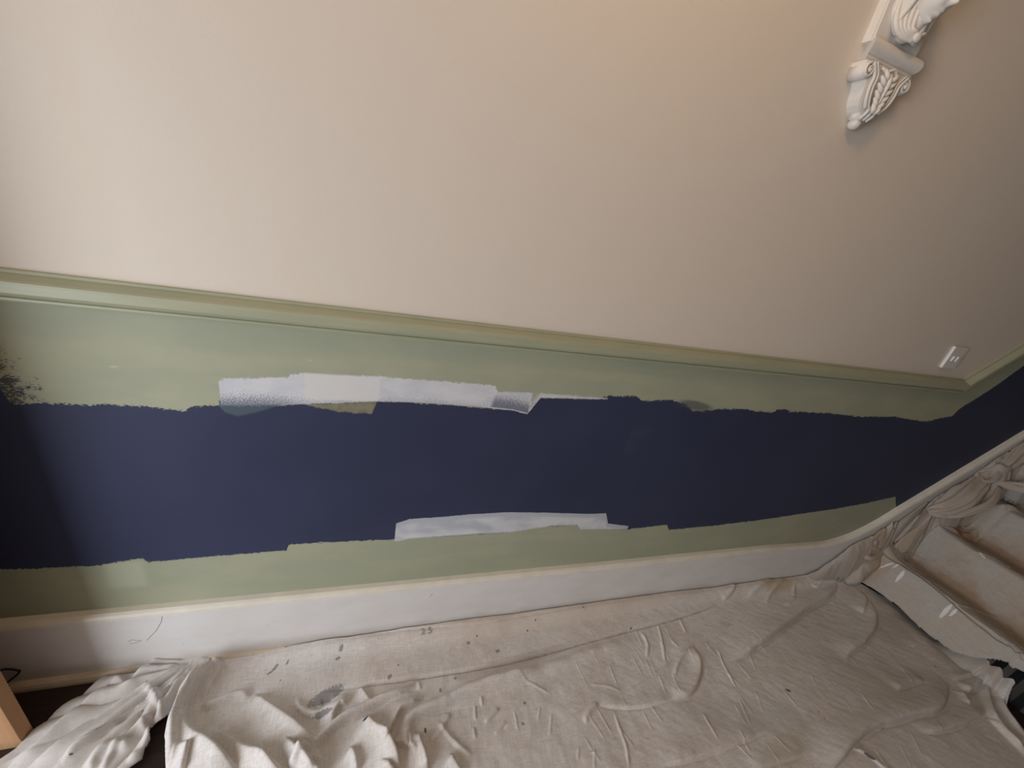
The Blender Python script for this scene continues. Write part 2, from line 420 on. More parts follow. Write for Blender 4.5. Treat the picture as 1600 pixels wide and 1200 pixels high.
# level board: flat face with a rounded top edge
lvl = [p for p in path if p[0] <= 2.2]
brd = empty('baseboard_back'); structure(brd)
prof = [(0.0, 0.0), (0.012, 0.0), (0.022, -0.003), (0.027, -0.010), (0.028, -0.020), (0.026, -0.36), (0.0, -0.36)]
b = sweep_profile('board', path, prof, m_skirt.m, brd)
m_cap = plain('warm_lit_gloss_edge', (0.74, 0.70, 0.62), 0.35, 0.05, 12, 0.5)  # white gloss, with the warm light from above put into its colour
sweep_profile('top_edge', path, [(0.0, 0.004), (0.016, 0.003), (0.023, -0.002), (0.0275, -0.009), (0.0285, -0.017), (0.0, -0.010)], m_cap, brd)
sweep_profile('quarter_bead', [(X0, 0.0), (2.6, 0.0)], [(0.026, 0.026), (0.033, 0.025), (0.040, 0.019), (0.044, 0.010), (0.045, 0.0), (0.026, 0.0)],
              plain('cream_bead', (0.58, 0.50, 0.40), 0.45, 0.08, 20), brd)

# ------------------------------------------------------------------ dado rail
zt = 1.270
rail = empty('trim_1'); structure(rail)
m_rail = Mat('sage_green_gloss', 0.40, 0.45)
_n = m_rail.noise((2, 2, 14), 2.5, 4, 0.6)
m_rail.color(m_rail.mix(_n.ss(0.35, 0.65), (0.355, 0.370, 0.262), (0.39, 0.395, 0.275)))
m_rail.bump(m_rail.noise((3, 3, 80), 2.0, 3, 0.6), 0.25, 0.001)
railpath = [(X0, zt), (2.524, zt), (4.9, zt+(4.9-2.524)*0.82)]
prof = [(0.0, 0.0), (0.0075, -0.0005), (0.009, -0.004), (0.0085, -0.007), (0.011, -0.0075), (0.027, -0.0155), (0.031, -0.019), (0.0325, -0.024), (0.031, -0.041),
        (0.027, -0.047), (0.021, -0.049), (0.0185, -0.052), (0.022, -0.0535), (0.023, -0.058), (0.020, -0.0625), (0.0, -0.064)]
sweep_profile('moulded_rail', railpath, prof, m_rail.m, rail)

# ------------------------------------------------------------------ staircase under the cloths
m_carp = Mat('striped_stair_carpet', 0.95, 0.1)
st = (m_carp.y*(2*math.pi/0.055))._m('SINE'); st2 = (m_carp.y*(2*math.pi/0.151))._m('SINE')
v = st.ss(0.0, 0.35)*0.8
cc = m_carp.mix(v, (0.012, 0.012, 0.013), (0.105, 0.10, 0.10))
m_carp.color(m_carp.mix((st2-0.4).ss(0, .2)*0.4, cc, (0.03, 0.03, 0.03))); m_carp.bump(m_carp.noise((1, 1, 1), 900, 2), 0.8, 0.002)
stairs = tag(empty('staircase', (2.78, 0, 0)), 'staircase rising along the wall, mostly hidden by dust sheets, dark striped carpet showing low down', 'stairs')
SX, GO, RI, NS = 2.80, 0.24, 0.20, 8
m_dark = plain('painted_stair_timber', (0.30, 0.27, 0.24), 0.6)
def box_part(name, dims, mat, parent, bev=0.0, off=(0, 0, 0)):
    bm = bmesh.new(); box(bm, *dims, bev); o = from_bm(name, bm, mat, parent)
    me = o.data; px = parent.location; me.transform(Matrix.Translation((-px.x, -px.y, -px.z))); return o
for k in range(NS):
    xk = SX+k*GO
    box_part('riser', (xk, xk+.018, -1.0, -0.03, k*RI, (k+1)*RI-.03), m_dark, stairs)
    box_part('tread', (xk-.02, xk+GO+.01, -1.0, -0.03, (k+1)*RI-.03, (k+1)*RI-.008), m_dark, stairs, 0.006)
    # stair carpet: wraps riser, nosing and tread
    pr = [(xk-.005, k*RI), (xk-.005, (k+1)*RI-.035), (xk-.028, (k+1)*RI-.03), (xk-.032, (k+1)*RI-.014), (xk-.024, (k+1)*RI), (xk+GO-.005, (k+1)*RI),
          (xk+GO-.005, (k+1)*RI-.007), (xk-.019, (k+1)*RI-.007), (xk-.02, (k+1)*RI-.028), (xk, (k+1)*RI-.03), (xk, k*RI)]
    bm = bmesh.new(); prism_y(bm, pr, -0.95, -0.08)
    o = from_bm('carpet', bm, m_carp.m, stairs, label='dark grey striped stair carpet'); o.data.transform(Matrix.Translation((-SX, 0, 0)))

# ------------------------------------------------------------------ cloths
def vnoise(x, y, seed=0):
    """smooth value noise"""
    xi = np.floor(x).astype(int); yi = np.floor(y).astype(int); fx = x-xi; fy = y-yi
    fx = fx*fx*(3-2*fx); fy = fy*fy*(3-2*fy)
    def hsh(a, b):
        v = np.sin(a*127.1+b*311.7+seed*74.7)*43758.5453; return v-np.floor(v)
    return ((hsh(xi, yi)*(1-fx)+hsh(xi+1, yi)*fx)*(1-fy)+(hsh(xi, yi+1)*(1-fx)+hsh(xi+1, yi+1)*fx)*fy)*2-1
def fbm(x, y, sc, seed=0, oct=3, ridged=False):
    t = 0; a = 1.0
    for k in range(oct):
        n = vnoise(x*sc, y*sc, seed+k*13)
        if ridged: n = 1-2*np.abs(n)
        t = t+a*n; a *= 0.5; sc *= 2.03
    return t
def seg_dist(X, Y, P):
    """distance, signed distance (left +) and 0..1 position along a polyline"""
    best = np.full(X.shape, 1e9); sg = np.zeros(X.shape); tt = np.zeros(X.shape)
    L = [math.dist(P[i], P[i+1]) for i in range(len(P)-1)]; T = sum(L); acc = 0
    for i in range(len(P)-1):
        ax, ay = P[i]; bx, by = P[i+1]; dx, dy = bx-ax, by-ay; l2 = dx*dx+dy*dy+1e-12
        t = np.clip(((X-ax)*dx+(Y-ay)*dy)/l2, 0, 1); qx = X-ax-t*dx; qy = Y-ay-t*dy
        d = np.hypot(qx, qy); m = d < best
        best = np.where(m, d, best); sg = np.where(m, np.sign(dx*qy-dy*qx), sg); tt = np.where(m, (acc+t*L[i])/T, tt); acc += L[i]
    return best, sg*best, tt
def inside(X, Y, poly):
    r = np.zeros(X.shape, bool); n = len(poly)
    for i in range(n):
        x1, y1 = poly[i]; x2, y2 = poly[(i+1) % n]
        if y1 == y2: continue
        c = ((y1 > Y) != (y2 > Y)) & (X < (x2-x1)*(Y-y1)/(y2-y1)+x1); r ^= c
    return r
lift = None
def fold(Z, X, Y, gx, gy, st, at):
    """add one crease or fold; st = (kind, height, width, points[, long])"""
    kind, h, w, pts = st[:4]; lng = st[4] if len(st) > 4 else w*6
    P = [at(*p) for p in pts]; 
    if len(P) > 2: P = [(float(p[0]), float(p[1])) for p in spline([(a, b) for a, b in P], 4)]
    rad = 3*max(w, lng if kind == 's' else 0)
    xs = [p[0] for p in P]; ys = [p[1] for p in P]
    i0, i1 = np.searchsorted(gx, (min(xs)-rad, max(xs)+rad)); j0, j1 = np.searchsorted(gy, (min(ys)-rad, max(ys)+rad))
    if i1 <= i0 or j1 <= j0: return
    s = (slice(j0, j1), slice(i0, i1)); x, y = X[s], Y[s]
    wob = 0.35*w*vnoise(x/(w*4+.01), y/(w*4+.01), 5)
    d, sd, t = seg_dist(x+wob, y+wob*.7, P)
    tap = np.clip(np.minimum(t, 1-t)/0.22, 0, 1); tap = tap*tap*(3-2*tap)
    tap = np.maximum(tap, 0.0)
    if kind in 'rf' and lift: h = h*lift(P)
    if kind == 'r': z = h*np.exp(-(d/w)**2)
    elif kind == 'v': z = -h*np.exp(-(d/w)**2)
    elif kind == 'f':  # leaning fold: steep on the right, soft on the left
        z = h*np.where(sd > 0, np.exp(-(np.abs(sd)/(w*2.4))**1.5), np.exp(-(sd/(w*.32))**2))
    else: z = h*np.where(sd > 0, np.exp(-(sd/lng)**2), np.exp(-(sd/(w*.75))**2))-.35*h*np.exp(-((sd+1.7*w)/w)**2)
    Z[s] += z*tap
def cloth(name, x0, x1, y0, y1, step, poly, base, strokes, mat, at, thick=0.0025, hem=0.008):
    gx = np.arange(x0, x1, step); gy = np.arange(y0, y1, step); X, Y = np.meshgrid(gx, gy)
    Z = np.zeros(X.shape)
    for st in strokes: fold(Z, X, Y, gx, gy, st, at)
    Zb, amp = base(X, Y)
    Z = Zb+Z*amp
    I = inside(X, Y, poly)
    face = I[:-1, :-1] | I[1:, :-1] | I[:-1, 1:] | I[1:, 1:]
    use = np.zeros(X.shape, bool)
    use[:-1, :-1] |= face; use[1:, :-1] |= face; use[:-1, 1:] |= face; use[1:, 1:] |= face
    out = use & ~I
    # snap the fringe onto the outline so that the hem is a clean line
    ox, oy = X[out], Y[out]; bx, by, bd = ox.copy(), oy.copy(), np.full(ox.shape, 1e9)
    for i in range(len(poly)):
        ax, ay = poly[i]; cx, cy = poly[(i+1) % len(poly)]; dx, dy = cx-ax, cy-ay; l2 = dx*dx+dy*dy+1e-12
        t = np.clip(((ox-ax)*dx+(oy-ay)*dy)/l2, 0, 1); qx, qy = ax+t*dx, ay+t*dy; d = np.hypot(ox-qx, oy-qy); m = d < bd
        bx = np.where(m, qx, bx); by = np.where(m, qy, by); bd = np.where(m, d, bd)
    X = X.copy(); Y = Y.copy(); X[out] = bx; Y[out] = by
    idx = -np.ones(X.shape, int); idx[use] = np.arange(use.sum())
    V = np.stack([X[use], Y[use], Z[use]], 1)
    jj, ii = np.nonzero(face)
    Fq = np.stack([idx[jj, ii], idx[jj, ii+1], idx[jj+1, ii+1], idx[jj+1, ii]], 1)
    me = bpy.data.meshes.new(name); n = len(V); m = len(Fq)
    me.vertices.add(n); me.vertices.foreach_set('co', V.ravel().astype(np.float32))
    me.loops.add(m*4); me.loops.foreach_set('vertex_index', Fq.ravel().astype(np.int32))
    me.polygons.add(m); me.polygons.foreach_set('loop_start', np.arange(0, m*4, 4, dtype=np.int32))
    me.polygons.foreach_set('loop_total', np.full(m, 4, np.int32))
    me.polygons.foreach_set('use_smooth', np.ones(m, bool)); me.update(calc_edges=True); me.validate()
    me.materials.append(mat)
    o = bpy.data.objects.new(name, me); COL.objects.link(o)
    sd = o.modifiers.new('thickness', 'SOLIDIFY'); sd.thickness = thick; sd.offset = 1
    return o

fp = floor_pt
fz = lambda px, py: floor_pt(px, py, 0.012)
# main sheet over the hall floor
mainpoly = [(-0.50, -0.032), (0.0, -0.031), (1.2, -0.031), (2.45, -0.031), (2.62, -0.04), (2.70, -0.10), (2.76, -0.2), (2.785, -0.3), (2.785, -0.5), (2.785, -0.59), (2.775, -0.62)]
mainpoly += [fz(1572, 1062), fz(1566, 1085), fz(1575, 1105), fz(1600, 1138), fz(1640, 1190), (2.60, -1.05), (2.45, -1.45), (-0.35, -1.45), (-0.50, -0.7)]
mainpoly += [fz(*p) for p in ((262, 1225), (262, 1200), (264, 1170), (258, 1140), (262, 1122), (282, 1098), (300, 1070), (318, 1040), (330, 1020))]
T = [
 ('s', .011, .003, [(440, 1084), (490, 1079), (560, 1072), (650, 1060), (720, 1049), (800, 1034), (860, 1018), (950, 993), (1050, 967), (1115, 945), (1150, 926)], .10),
 ('v', .012, .0032, [(470, 1083), (490, 1080), (560, 1073), (650, 1061), (720, 1050), (800, 1035), (860, 1019), (950, 994), (1050, 968), (1115, 946), (1150, 926)]),
 ('s', .004, .003, [(520, 1003), (600, 993), (655, 988), (710, 984), (760, 978), (800, 970), (860, 961), (900, 955)], .03),
 ('r', .020, .010, [(486, 1182), (495, 1160), (515, 1140), (545, 1118), (585, 1100), (625, 1084), (655, 1066)]),
 ('v', .010, .007, [(488, 1186), (510, 1152), (550, 1125), (600, 1100), (650, 1075)]),
 ('f', .020, .010, [(598, 1170), (612, 1140), (624, 1115), (645, 1103), (662, 1095)]),
 ('r', .020, .018, [(655, 1205), (640, 1180), (632, 1150), (642, 1125), (680, 1105), (730, 1082), (790, 1062), (850, 1048)]),
 ('v', .010, .009, [(628, 1160), (640, 1132), (690, 1112), (720, 1100)]),
 ('r', .010, .020, [(700, 1085), (780, 1062), (860, 1042), (950, 1010), (1000, 994)]),
 ('f', .022, .011, [(668, 1210), (664, 1185), (655, 1160), (655, 1145)]),
 ('f', .032, .016, [(628, 1215), (614, 1180), (598, 1155), (575, 1132), (560, 1122)]),
 ('f', .022, .013, [(497, 1162), (470, 1140), (440, 1118), (410, 1098), (395, 1082)]),
 ('r', .012, .010, [(310, 1108), (345, 1095), (372, 1086), (392, 1092)]),
 ('f', .020, .012, [(452, 1212), (420, 1190), (380, 1172), (345, 1152), (322, 1140)]),
 ('f', .034, .018, [(378, 1215), (352, 1188), (320, 1165), (298, 1142), (290, 1118), (300, 1092), (318, 1052), (330, 1028)]),
 ('r', .026, .016, [(264, 1215), (268, 1170), (270, 1135), (285, 1105), (308, 1070), (325, 1032)]),
 ('r', .010, .007, [(330, 1026), (340, 1045), (325, 1075), (312, 1095)]),
 ('r', .018, .010, [(452, 1205), (468, 1180), (482, 1160)]),
 ('f', .015, .010, [(502, 1215), (500, 1190), (492, 1170)]),
 ('f', .018, .010, [(285, 1215), (292, 1185), (300, 1170)]),
 ('f', .016, .010, [(560, 1210), (556, 1185), (545, 1170)]),
 ('r', .010, .008, [(462, 1088), (468, 1105), (490, 1115), (515, 1108), (530, 1100)]),
 ('f', .018, .009, [(515, 1135), (520, 1118), (530, 1104), (545, 1100)]),
 ('v', .008, .010, [(500, 1098), (520, 1092)]),
 ('f', .012, .007, [(580, 1102), (572, 1086), (563, 1074)]),
 ('r', .003, .006, [(652, 1066), (656, 1080)]),
 ('f', .010, .006, [(610, 1160), (640, 1172), (652, 1180)]),
 ('f', .013, .012, [(725, 1215), (712, 1195), (700, 1180)]),
 ('r', .006, .006, [(680, 1128), (710, 1158), (740, 1185)]),
 # right-hand half
 ('s', .024, .007, [(1130, 1032), (1160, 1022), (1200, 996), (1232, 972), (1262, 950), (1292, 934), (1305, 918), (1303, 900)], .055),
 ('s', .020, .007, [(1322, 1034), (1325, 1020), (1348, 1004), (1364, 982), (1366, 962), (1360, 935)], .05),
 ('s', .010, .006, [(1345, 960), (1352, 940), (1350, 925)], .03),
 ('s', .008, .006, [(1050, 1030), (1075, 1008), (1110, 992), (1150, 974)], .03),
 ('s', .016, .009, [(1048, 1092), (1078, 1080), (1092, 1055), (1092, 1030), (1080, 1004)], .030),
 ('r', .006, .004, [(975, 1086), (1010, 1063), (1050, 1035)]),
 ('r', .008, .006, [(1052, 1060), (1062, 1030), (1078, 1010)]),
 ('s', .008, .004, [(930, 1098), (960, 1104), (1010, 1102), (1055, 1088)], .035),
 ('r', .010, .008, [(912, 1130), (920, 1112), (935, 1098)]),
 ('r', .005, .003, [(920, 1069), (950, 1071), (975, 1082)]),
 ('r', .006, .004, [(960, 1110), (966, 1130), (978, 1165), (984, 1205)]),
 ('r', .005, .003, [(1098, 1112), (1110, 1135), (1122, 1158)]),
 ('r', .006, .004, [(1120, 1008), (1132, 1040), (1152, 1075)]),
 ('r', .007, .005, [(1028, 972), (1034, 1000), (1040, 1038)]), ('r', .007, .005, [(1000, 985), (1012, 1005), (1010, 1030)]),
 ('r', .006, .004, [(1062, 965), (1072, 990)]), ('r', .005, .004, [(1050, 1000), (1060, 1012)]),
 ('r', .005, .003, [(800, 1055), (830, 1068), (862, 1085)]),
 ('s', .009, .005, [(1020, 1196), (1060, 1190), (1120, 1172), (1160, 1156), (1200, 1138)], .05),
 ('s', .006, .004, [(1170, 1202), (1220, 1188), (1262, 1174)], .04),
 ('s', .024, .008, [(1275, 1222), (1310, 1186), (1335, 1156), (1366, 1134), (1420, 1118), (1464, 1107), (1478, 1086), (1480, 1058)], .055),
 ('s', .014, .006, [(1432, 1142), (1466, 1141), (1508, 1128), (1545, 1108)], .03),
 ('s', .012, .006, [(1398, 1078), (1420, 1068), (1445, 1062)], .03),
 ('f', .010, .008, [(1330, 1165), (1370, 1190), (1400, 1215)]),
 ('s', .012, .006, [(1486, 1062), (1515, 1054), (1545, 1044)], .02),
 ('s', .022, .006, [(1506, 1080), (1524, 1074), (1534, 1060)], .03), ('f', .018, .008, [(1516, 1100), (1508, 1088), (1502, 1080)]),
 ('r', .030, .014, [(1548, 1040), (1540, 1070), (1545, 1100), (1560, 1130), (1600, 1175), (1630, 1210)]),
 ('r', .022, .010, [(1566, 1045), (1562, 1075), (1566, 1100), (1590, 1135), (1620, 1165)]),
 ('v', .010, .007, [(1556, 1045), (1552, 1080), (1556, 1110)]),
 ('r', .012, .007, [(1545, 1120), (1575, 1150), (1598, 1172)]),
 # stained gathers near the skirting
 ('r', .012, .010, [(1165, 935), (1185, 920), (1205, 905)]), ('r', .010, .008, [(1195, 945), (1205, 925), (1222, 908)]),
 ('r', .010, .008, [(1225, 950), (1238, 935), (1240, 915)]), ('r', .014, .008, [(1255, 900), (1280, 895), (1302, 890)]),
 ('r', .010, .006, [(1262, 912), (1275, 918), (1285, 905)]), ('f', .014, .008, [(1128, 940), (1140, 930), (1146, 918)]),
]
T += [('r', .0010+.0022*random.random(), .0026, [(px, py), (px+12+18*random.random(), py+22+28*random.random())])
      for px, py in ((random.uniform(880, 1480), random.uniform(975, 1170)) for _ in range(60))]
T += [('r', .003, .0035, [(px, py), (px+random.uniform(-4, 6), py+random.uniform(15, 40))])
      for px, py in ((random.uniform(700, 960), random.uniform(1050, 1170)) for _ in range(8))]
T += [('r', .004, .006, [(px, py), (px-25+8*random.random(), py+25)])
      for px, py in ((random.uniform(690, 800), random.uniform(1090, 1150)) for _ in range(4))]
T += [('f', random.uniform(.008, .018), random.uniform(.007, .013), [(px, py), (px+random.uniform(15, 40), py+random.uniform(18, 40)), (px+random.uniform(45, 60), py+random.uniform(40, 90))][::-1])
      for px, py in ((random.uniform(380, 640), random.uniform(1150, 1240)) for _ in range(7))]
def base_main(X, Y):
    crum = np.clip((0.95-X)/0.7, 0, 1)
    z = 0.004+0.0022*(fbm(X, Y, 3.0, 1)+1.4)+0.0013*fbm(X, Y, 14, 3, 3)
    z += crum*np.clip((-Y-0.12)/0.1, 0, 1)*(0.006*(1+fbm(X, Y, 6, 8, 3, True)*.6))
    z += 0.0006*fbm(X*.8+Y*1.2, X*.3-Y*.25, 45, 4, 2)*np.clip((X-.4)/.5, 0, 1)
    # slack along the skirting and the bottom stair
    z += (0.033+0.004*vnoise(X*5, Y*0, 3))*np.exp(-(np.maximum(-Y-0.048, 0)/0.028)**2)*np.clip((X+.45)/.3, .25, 1)
    z += 0.085*np.clip((X-2.715)/0.065, 0, 1)**1.3*np.clip((-Y-.44)/.10, 0, 1)
    z -= 0.018*np.clip((vnoise(X*2.2, Y*1.8, 9))*.5, 0, .0)
    return np.maximum(z, 0.002), 1.0
S = lambda px, py, rx, ry, a=0.0: (*fz(px, py), rx, ry, a)
marks = [
 ((0.20, 0.20, 0.21), .75, [S(533, 1017, .010, .006, 1.2), S(528, 1029, .009, .005, .4), S(430, 1043, .013, .005, .9), S(449, 1036, .008, .003, 1.2), S(422, 1050, .010, .004, .6),
                            S(732, 1005, .008, .006), S(777, 1019, .009, .006, .2), S(609, 1060, .009, .007, 1), S(510, 1088, .055, .022, .35), S(688, 1080, .005, .008), S(711, 1061, .006, .004),
                            S(820, 1098, .006, .005), S(449, 1014, .009, .003, .3), S(817, 1131, .006, .005), S(926, 1176, .006, .005), S(505, 1118, .028, .008, .1)]),
 ((0.05, 0.05, 0.06), .85, [S(622, 1041, .003, .003), S(745, 995, .003, .003), S(835, 974, .003, .003), S(908, 957, .004, .003), S(824, 986, .004, .003), S(1232, 1078, .011, .0045, -.4),
                            S(1280, 1111, .003, .002), S(1289, 1123, .003, .002), S(1358, 1182, .018, .004, -.9), S(1463, 1041, .006, .003, -.6), S(985, 983, .006, .003, .4), S(438, 1062, .002, .002),
                            S(664, 1143, .004, .008)]),
 ((0.010, 0.014, 0.07), .95, [S(570, 1133, .008, .005, .1), S(601, 1147, .010, .0035, 1.1)]),
 ((0.80, 0.79, 0.77), .9, [S(1427, 1009, .012, .006, 0), S(1456, 1030, .006, .004), S(1291, 963, .008, .003, -.4), S(1240, 931, .018, .006, -.3), S(790, 1136, .010, .003, .5), S(925, 1177, .008, .004),
                           S(945, 1018, .006, .004), S(1002, 1033, .004, .004), S(765, 967, .006, .005), S(1128, 1094, .004, .004), S(1154, 1120, .003, .003), S(1181, 1034, .004, .003), S(862, 1062, .003, .003)]),
]
F2 = lambda px, py: fz(px, py)
stain_shade = [(*F2(1210, 915), .16, .05, .0, (0.50, 0.40, 0.24), .75), (*F2(720, 976), .035, .012, 0, (0.50, 0.42, 0.26), .7), (*F2(1380, 1060), .35, .12, -.3, (0.44, 0.37, 0.32), .5),
         (*F2(1180, 1120), .30, .07, -.2, (0.52, 0.51, 0.49), .5), (*F2(1230, 1175), .25, .05, .2, (0.52, 0.45, 0.36), .45), (*F2(900, 960), .7, .06, 0.02, (0.62, 0.53, 0.45), .6),
         (*F2(1400, 980), .2, .08, .1, (0.42, 0.375, 0.33), .5), (*F2(820, 1030), .3, .02, .1, (0.46, 0.38, 0.33), .45), (*F2(1530, 1100), .10, .05, .1, (0.40, 0.34, 0.27), .5), (2.78, -.45, .10, .30, 0, (0.40, 0.35, 0.30), .9), (2.2, -.5, .6, .45, 0, (0.52, 0.475, 0.43), .5)]  # riser patch darkens cloth that faces the light, shade put into its colour
m_main = cloth_material('calico_dust_sheet', marks=marks, stain_shade=stain_shade)
lift = lambda P: 1.6 if P[0][0] < 0.45 else 0.75
main = cloth('drop_cloth', -0.52, 2.80, -1.46, -0.028, 0.0030, mainpoly, base_main, T, m_main, fz)
tag(main, 'large crumpled beige paint-spotted dust sheet spread over the hall floor beside the skirting', 'dust sheet')

lift = None
# small laundry-style marking printed on the hem
tx = bpy.data.curves.new('marking', 'FONT'); tx.body = '25'; tx.size = 0.034; tx.extrude = 0.0; tx.space_character = 1.5; tx.offset = 0.0004
to = bpy.data.objects.new('hem_marking_source', tx); COL.objects.link(to)
dg = bpy.context.evaluated_depsgraph_get(); me = bpy.data.meshes.new_from_object(to.evaluated_get(dg)); COL.objects.unlink(to); bpy.data.objects.remove(to)
bm = bmesh.new(); bm.from_mesh(me); bmesh.ops.triangulate(bm, faces=bm.faces)
for _ in range(2): bmesh.ops.subdivide_edges(bm, edges=bm.edges, cuts=1)
bm.to_mesh(me); bm.free()
tx0, ty0 = floor_pt(657, 986, .035)[0], -0.062
mv = np.array([v.co[:] for v in main.data.vertices]); 
near = mv[(np.abs(mv[:, 0]-tx0-.05) < .12) & (np.abs(mv[:, 1]-ty0) < .08)]
for v in me.vertices:
    v.co.x, v.co.y = tx0+v.co.x, ty0+v.co.y*0.85
    k = np.argmin((near[:, 0]-v.co.x)**2+(near[:, 1]-v.co.y)**2); v.co.z = near[k, 2]+0.0055
mk = bpy.data.objects.new('printed_number', me); COL.objects.link(mk); me.materials.append(plain('faded_ink', (0.36, 0.32, 0.31), 0.9)); mk.parent = main
mk['label'] = 'faded printed number on the hem'

# ---- gathered sheet at the left, pulled in to a pinch beside the main sheet
LP = [(204, 1050), (212, 1030), (240, 1019), (275, 1017), (305, 1022), (340, 1014), (322, 1045), (300, 1078), (275, 1108), (256, 1128), (238, 1140), (236, 1165), (222, 1190), (190, 1215),
      (120, 1240), (-60, 1260), (-120, 1240), (-60, 1215), (0, 1190), (28, 1170), (48, 1148), (56, 1140), (90, 1112), (130, 1085), (165, 1060)]
leftpoly = [fz(*p) for p in LP]
TL = [
 ('f', .030, .014, [(305, 1036), (260, 1058), (215, 1088), (150, 1130), (90, 1172), (30, 1215)]),
 ('f', .026, .012, [(308, 1040), (262, 1074), (220, 1108), (165, 1148), (110, 1185), (60, 1225)]),
 ('f', .026, .012, [(300, 1052), (262, 1090), (225, 1122), (175, 1162), (130, 1205)]),
 ('f', .022, .010, [(290, 1025), (258, 1032), (215, 1062), (205, 1072), (190, 1066), (170, 1060)]),
 ('f', .022, .012, [(300, 1032), (285, 1022), (262, 1018), (240, 1024), (218, 1040)]),
 ('r', .020, .008, [(226, 1076), (240, 1086), (246, 1100), (254, 1118), (240, 1132), (226, 1140), (232, 1152), (218, 1165), (203, 1170)]),
 ('r', .020, .008, [(236, 1140), (236, 1160), (224, 1182), (200, 1192)]),
 ('f', .024, .011, [(295, 1060), (262, 1105), (240, 1125)]),
 ('r', .016, .008, [(245, 1122), (222, 1138), (190, 1165), (168, 1195), (160, 1215)]),
 ('r', .022, .010, [(218, 1165), (180, 1172), (150, 1190), (140, 1215)]),
 ('f', .020, .012, [(200, 1060), (150, 1092), (100, 1130), (60, 1165), (0, 1200)]),
 ('v', .016, .008, [(290, 1050), (240, 1095), (195, 1130), (140, 1170)]),
 ('v', .014, .007, [(265, 1050), (285, 1042), (300, 1040)]),
 ('r', .014, .007, [(100, 1200), (118, 1182), (150, 1160), (200, 1128)]),
]
def base_left(X, Y):
    cx, cy = fz(305, 1035); r = np.hypot(X-cx, Y-cy); th = np.arctan2(Y-cy, X-cx)
    ph = th*15+1.6*vnoise(X*5, Y*5, 2)+.8*vnoise(X*14, Y*14, 6)
    pl = np.abs(np.sin(ph))**.7*(.55+.45*vnoise(th*6, r*3, 8))
    z = 0.006+0.030*pl*np.clip(r/.10, 0, 1)*np.clip(1.2-r*.8, .3, 1)+0.0015*(fbm(X, Y, 16, 7)+1)
    z += 0.02*np.exp(-(r/.05)**2)
    return np.maximum(z, .003), 1.0
m_left = cloth_material('fine_cotton_sheet', base=(0.66, 0.635, 0.62), tint=(0.57, 0.53, 0.50), grey=(0.60, 0.58, 0.57), weave=.45,
                        marks=[((0.07, 0.05, 0.04), .9, [S(124, 1109, .005, .0028, .7), S(116, 1188, .004, .002, .3), S(232, 1076, .003, .002)])])
xs = [p[0] for p in leftpoly]; ys = [p[1] for p in leftpoly]
lc = cloth('drop_cloth', min(xs)-.01, max(xs)+.01, min(ys)-.01, max(ys)+.01, 0.0030, leftpoly, base_left, TL, m_left, fz, thick=.002)
tag(lc, 'thin smooth grey-beige dust sheet gathered in tight folds at the bottom left corner', 'dust sheet')

# ---- sheet over the bottom stairs
KN = [(2.50, 0.0), (2.685, 0.004), (2.70, 0.03), (2.742, 0.185), (2.752, 0.214), (2.775, 0.226), (2.80, 0.222), (2.93, 0.207), (2.958, 0.235), (2.985, 0.385), (2.993, 0.418), (3.015, 0.426), (3.17, 0.409), (3.198, 0.435),
      (3.225, 0.585), (3.233, 0.618), (3.255, 0.626), (3.41, 0.610), (3.438, 0.635), (3.465, 0.785), (3.473, 0.818), (3.50, 0.826), (3.65, 0.812), (3.68, 0.85), (3.705, 0.985), (3.713, 1.018), (3.74, 1.026), (3.92, 1.014), (4.2, 1.25)]
kx = [p[0] for p in KN]; kz = [p[1] for p in KN]
def stair_z(X): return (np.interp(X-.006, kx, kz)+np.interp(X, kx, kz)+np.interp(X+.006, kx, kz))/3
ramp = lambda px, py: floor_pt(px, py, 0.215, RS, 2.78)
hemx = lambda y: 2.695 if y > -.3 else 2.695+(-.3-y)*0.10
stairpoly = [(2.66, -0.055), (2.69, -0.12), (2.693, -0.26), (2.695, -0.38), (2.698, -0.46), (2.703, -0.52), (2.716, -0.57), (2.730, -0.62), (2.738, -0.70), (2.738, -0.80), (2.74, -0.99), (3.85, -0.99), (3.85, -0.034), (2.68, -0.034)]
TS = [
 ('r', .018, .010, [(1412, 858), (1432, 850), (1452, 828), (1485, 822), (1520, 832)]), ('v', .014, .012, [(1420, 872), (1432, 852), (1450, 838)]),
 ('r', .020, .016, [(1500, 815), (1530, 818), (1560, 800), (1600, 792)]), ('v', .020, .012, [(1500, 800), (1502, 812), (1520, 826), (1545, 822), (1575, 798)]),
 ('r', .008, .006, [(1405, 880), (1430, 905), (1470, 940), (1530, 985), (1590, 1028)]),
 ('r', .008, .006, [(1560, 1060), (1520, 1045), (1480, 1025)]), ('r', .010, .006, [(1602, 1036), (1585, 1030), (1560, 1040)]),
 ('r', .008, .008, [(1470, 970), (1510, 1000), (1560, 1030)]),
]
def base_st(X, Y):
    wv = .016*vnoise(X*2, Y*4, 51)
    z = stair_z(X+wv)+0.006*(fbm(X, Y, 5, 21)+1.3)+0.0022*fbm(X*.6+Y, Y*.5-X, 16, 22)+.004*np.maximum(0, 1-np.abs(fbm(X+Y*.4, Y, 4, 61, 2))*9)
    z += 0.03*np.exp(-((Y+.06)/.05)**2)*np.clip((X-2.70)/.05, 0, 1)
    z += .012*np.exp(-((X-2.94)/.03)**2)+.015*np.exp(-((X-3.18)/.035)**2)
    hx = np.clip((-Y-.53)/.12, 0, 1)        # towards the hall the hem hangs clear of the floor
    z = np.maximum(z, 0.004+hx*0.02)
    z += 0.01*np.clip((2.80-X)/.06, 0, 1)*np.sin(Y*38+2*np.sin(Y*11))*hx
    z += np.where(X < 2.75, 0.006+.010*(1-hx), 0)
    return z, 1.0
R2 = lambda px, py, z=.1: floor_pt(px, py, z)
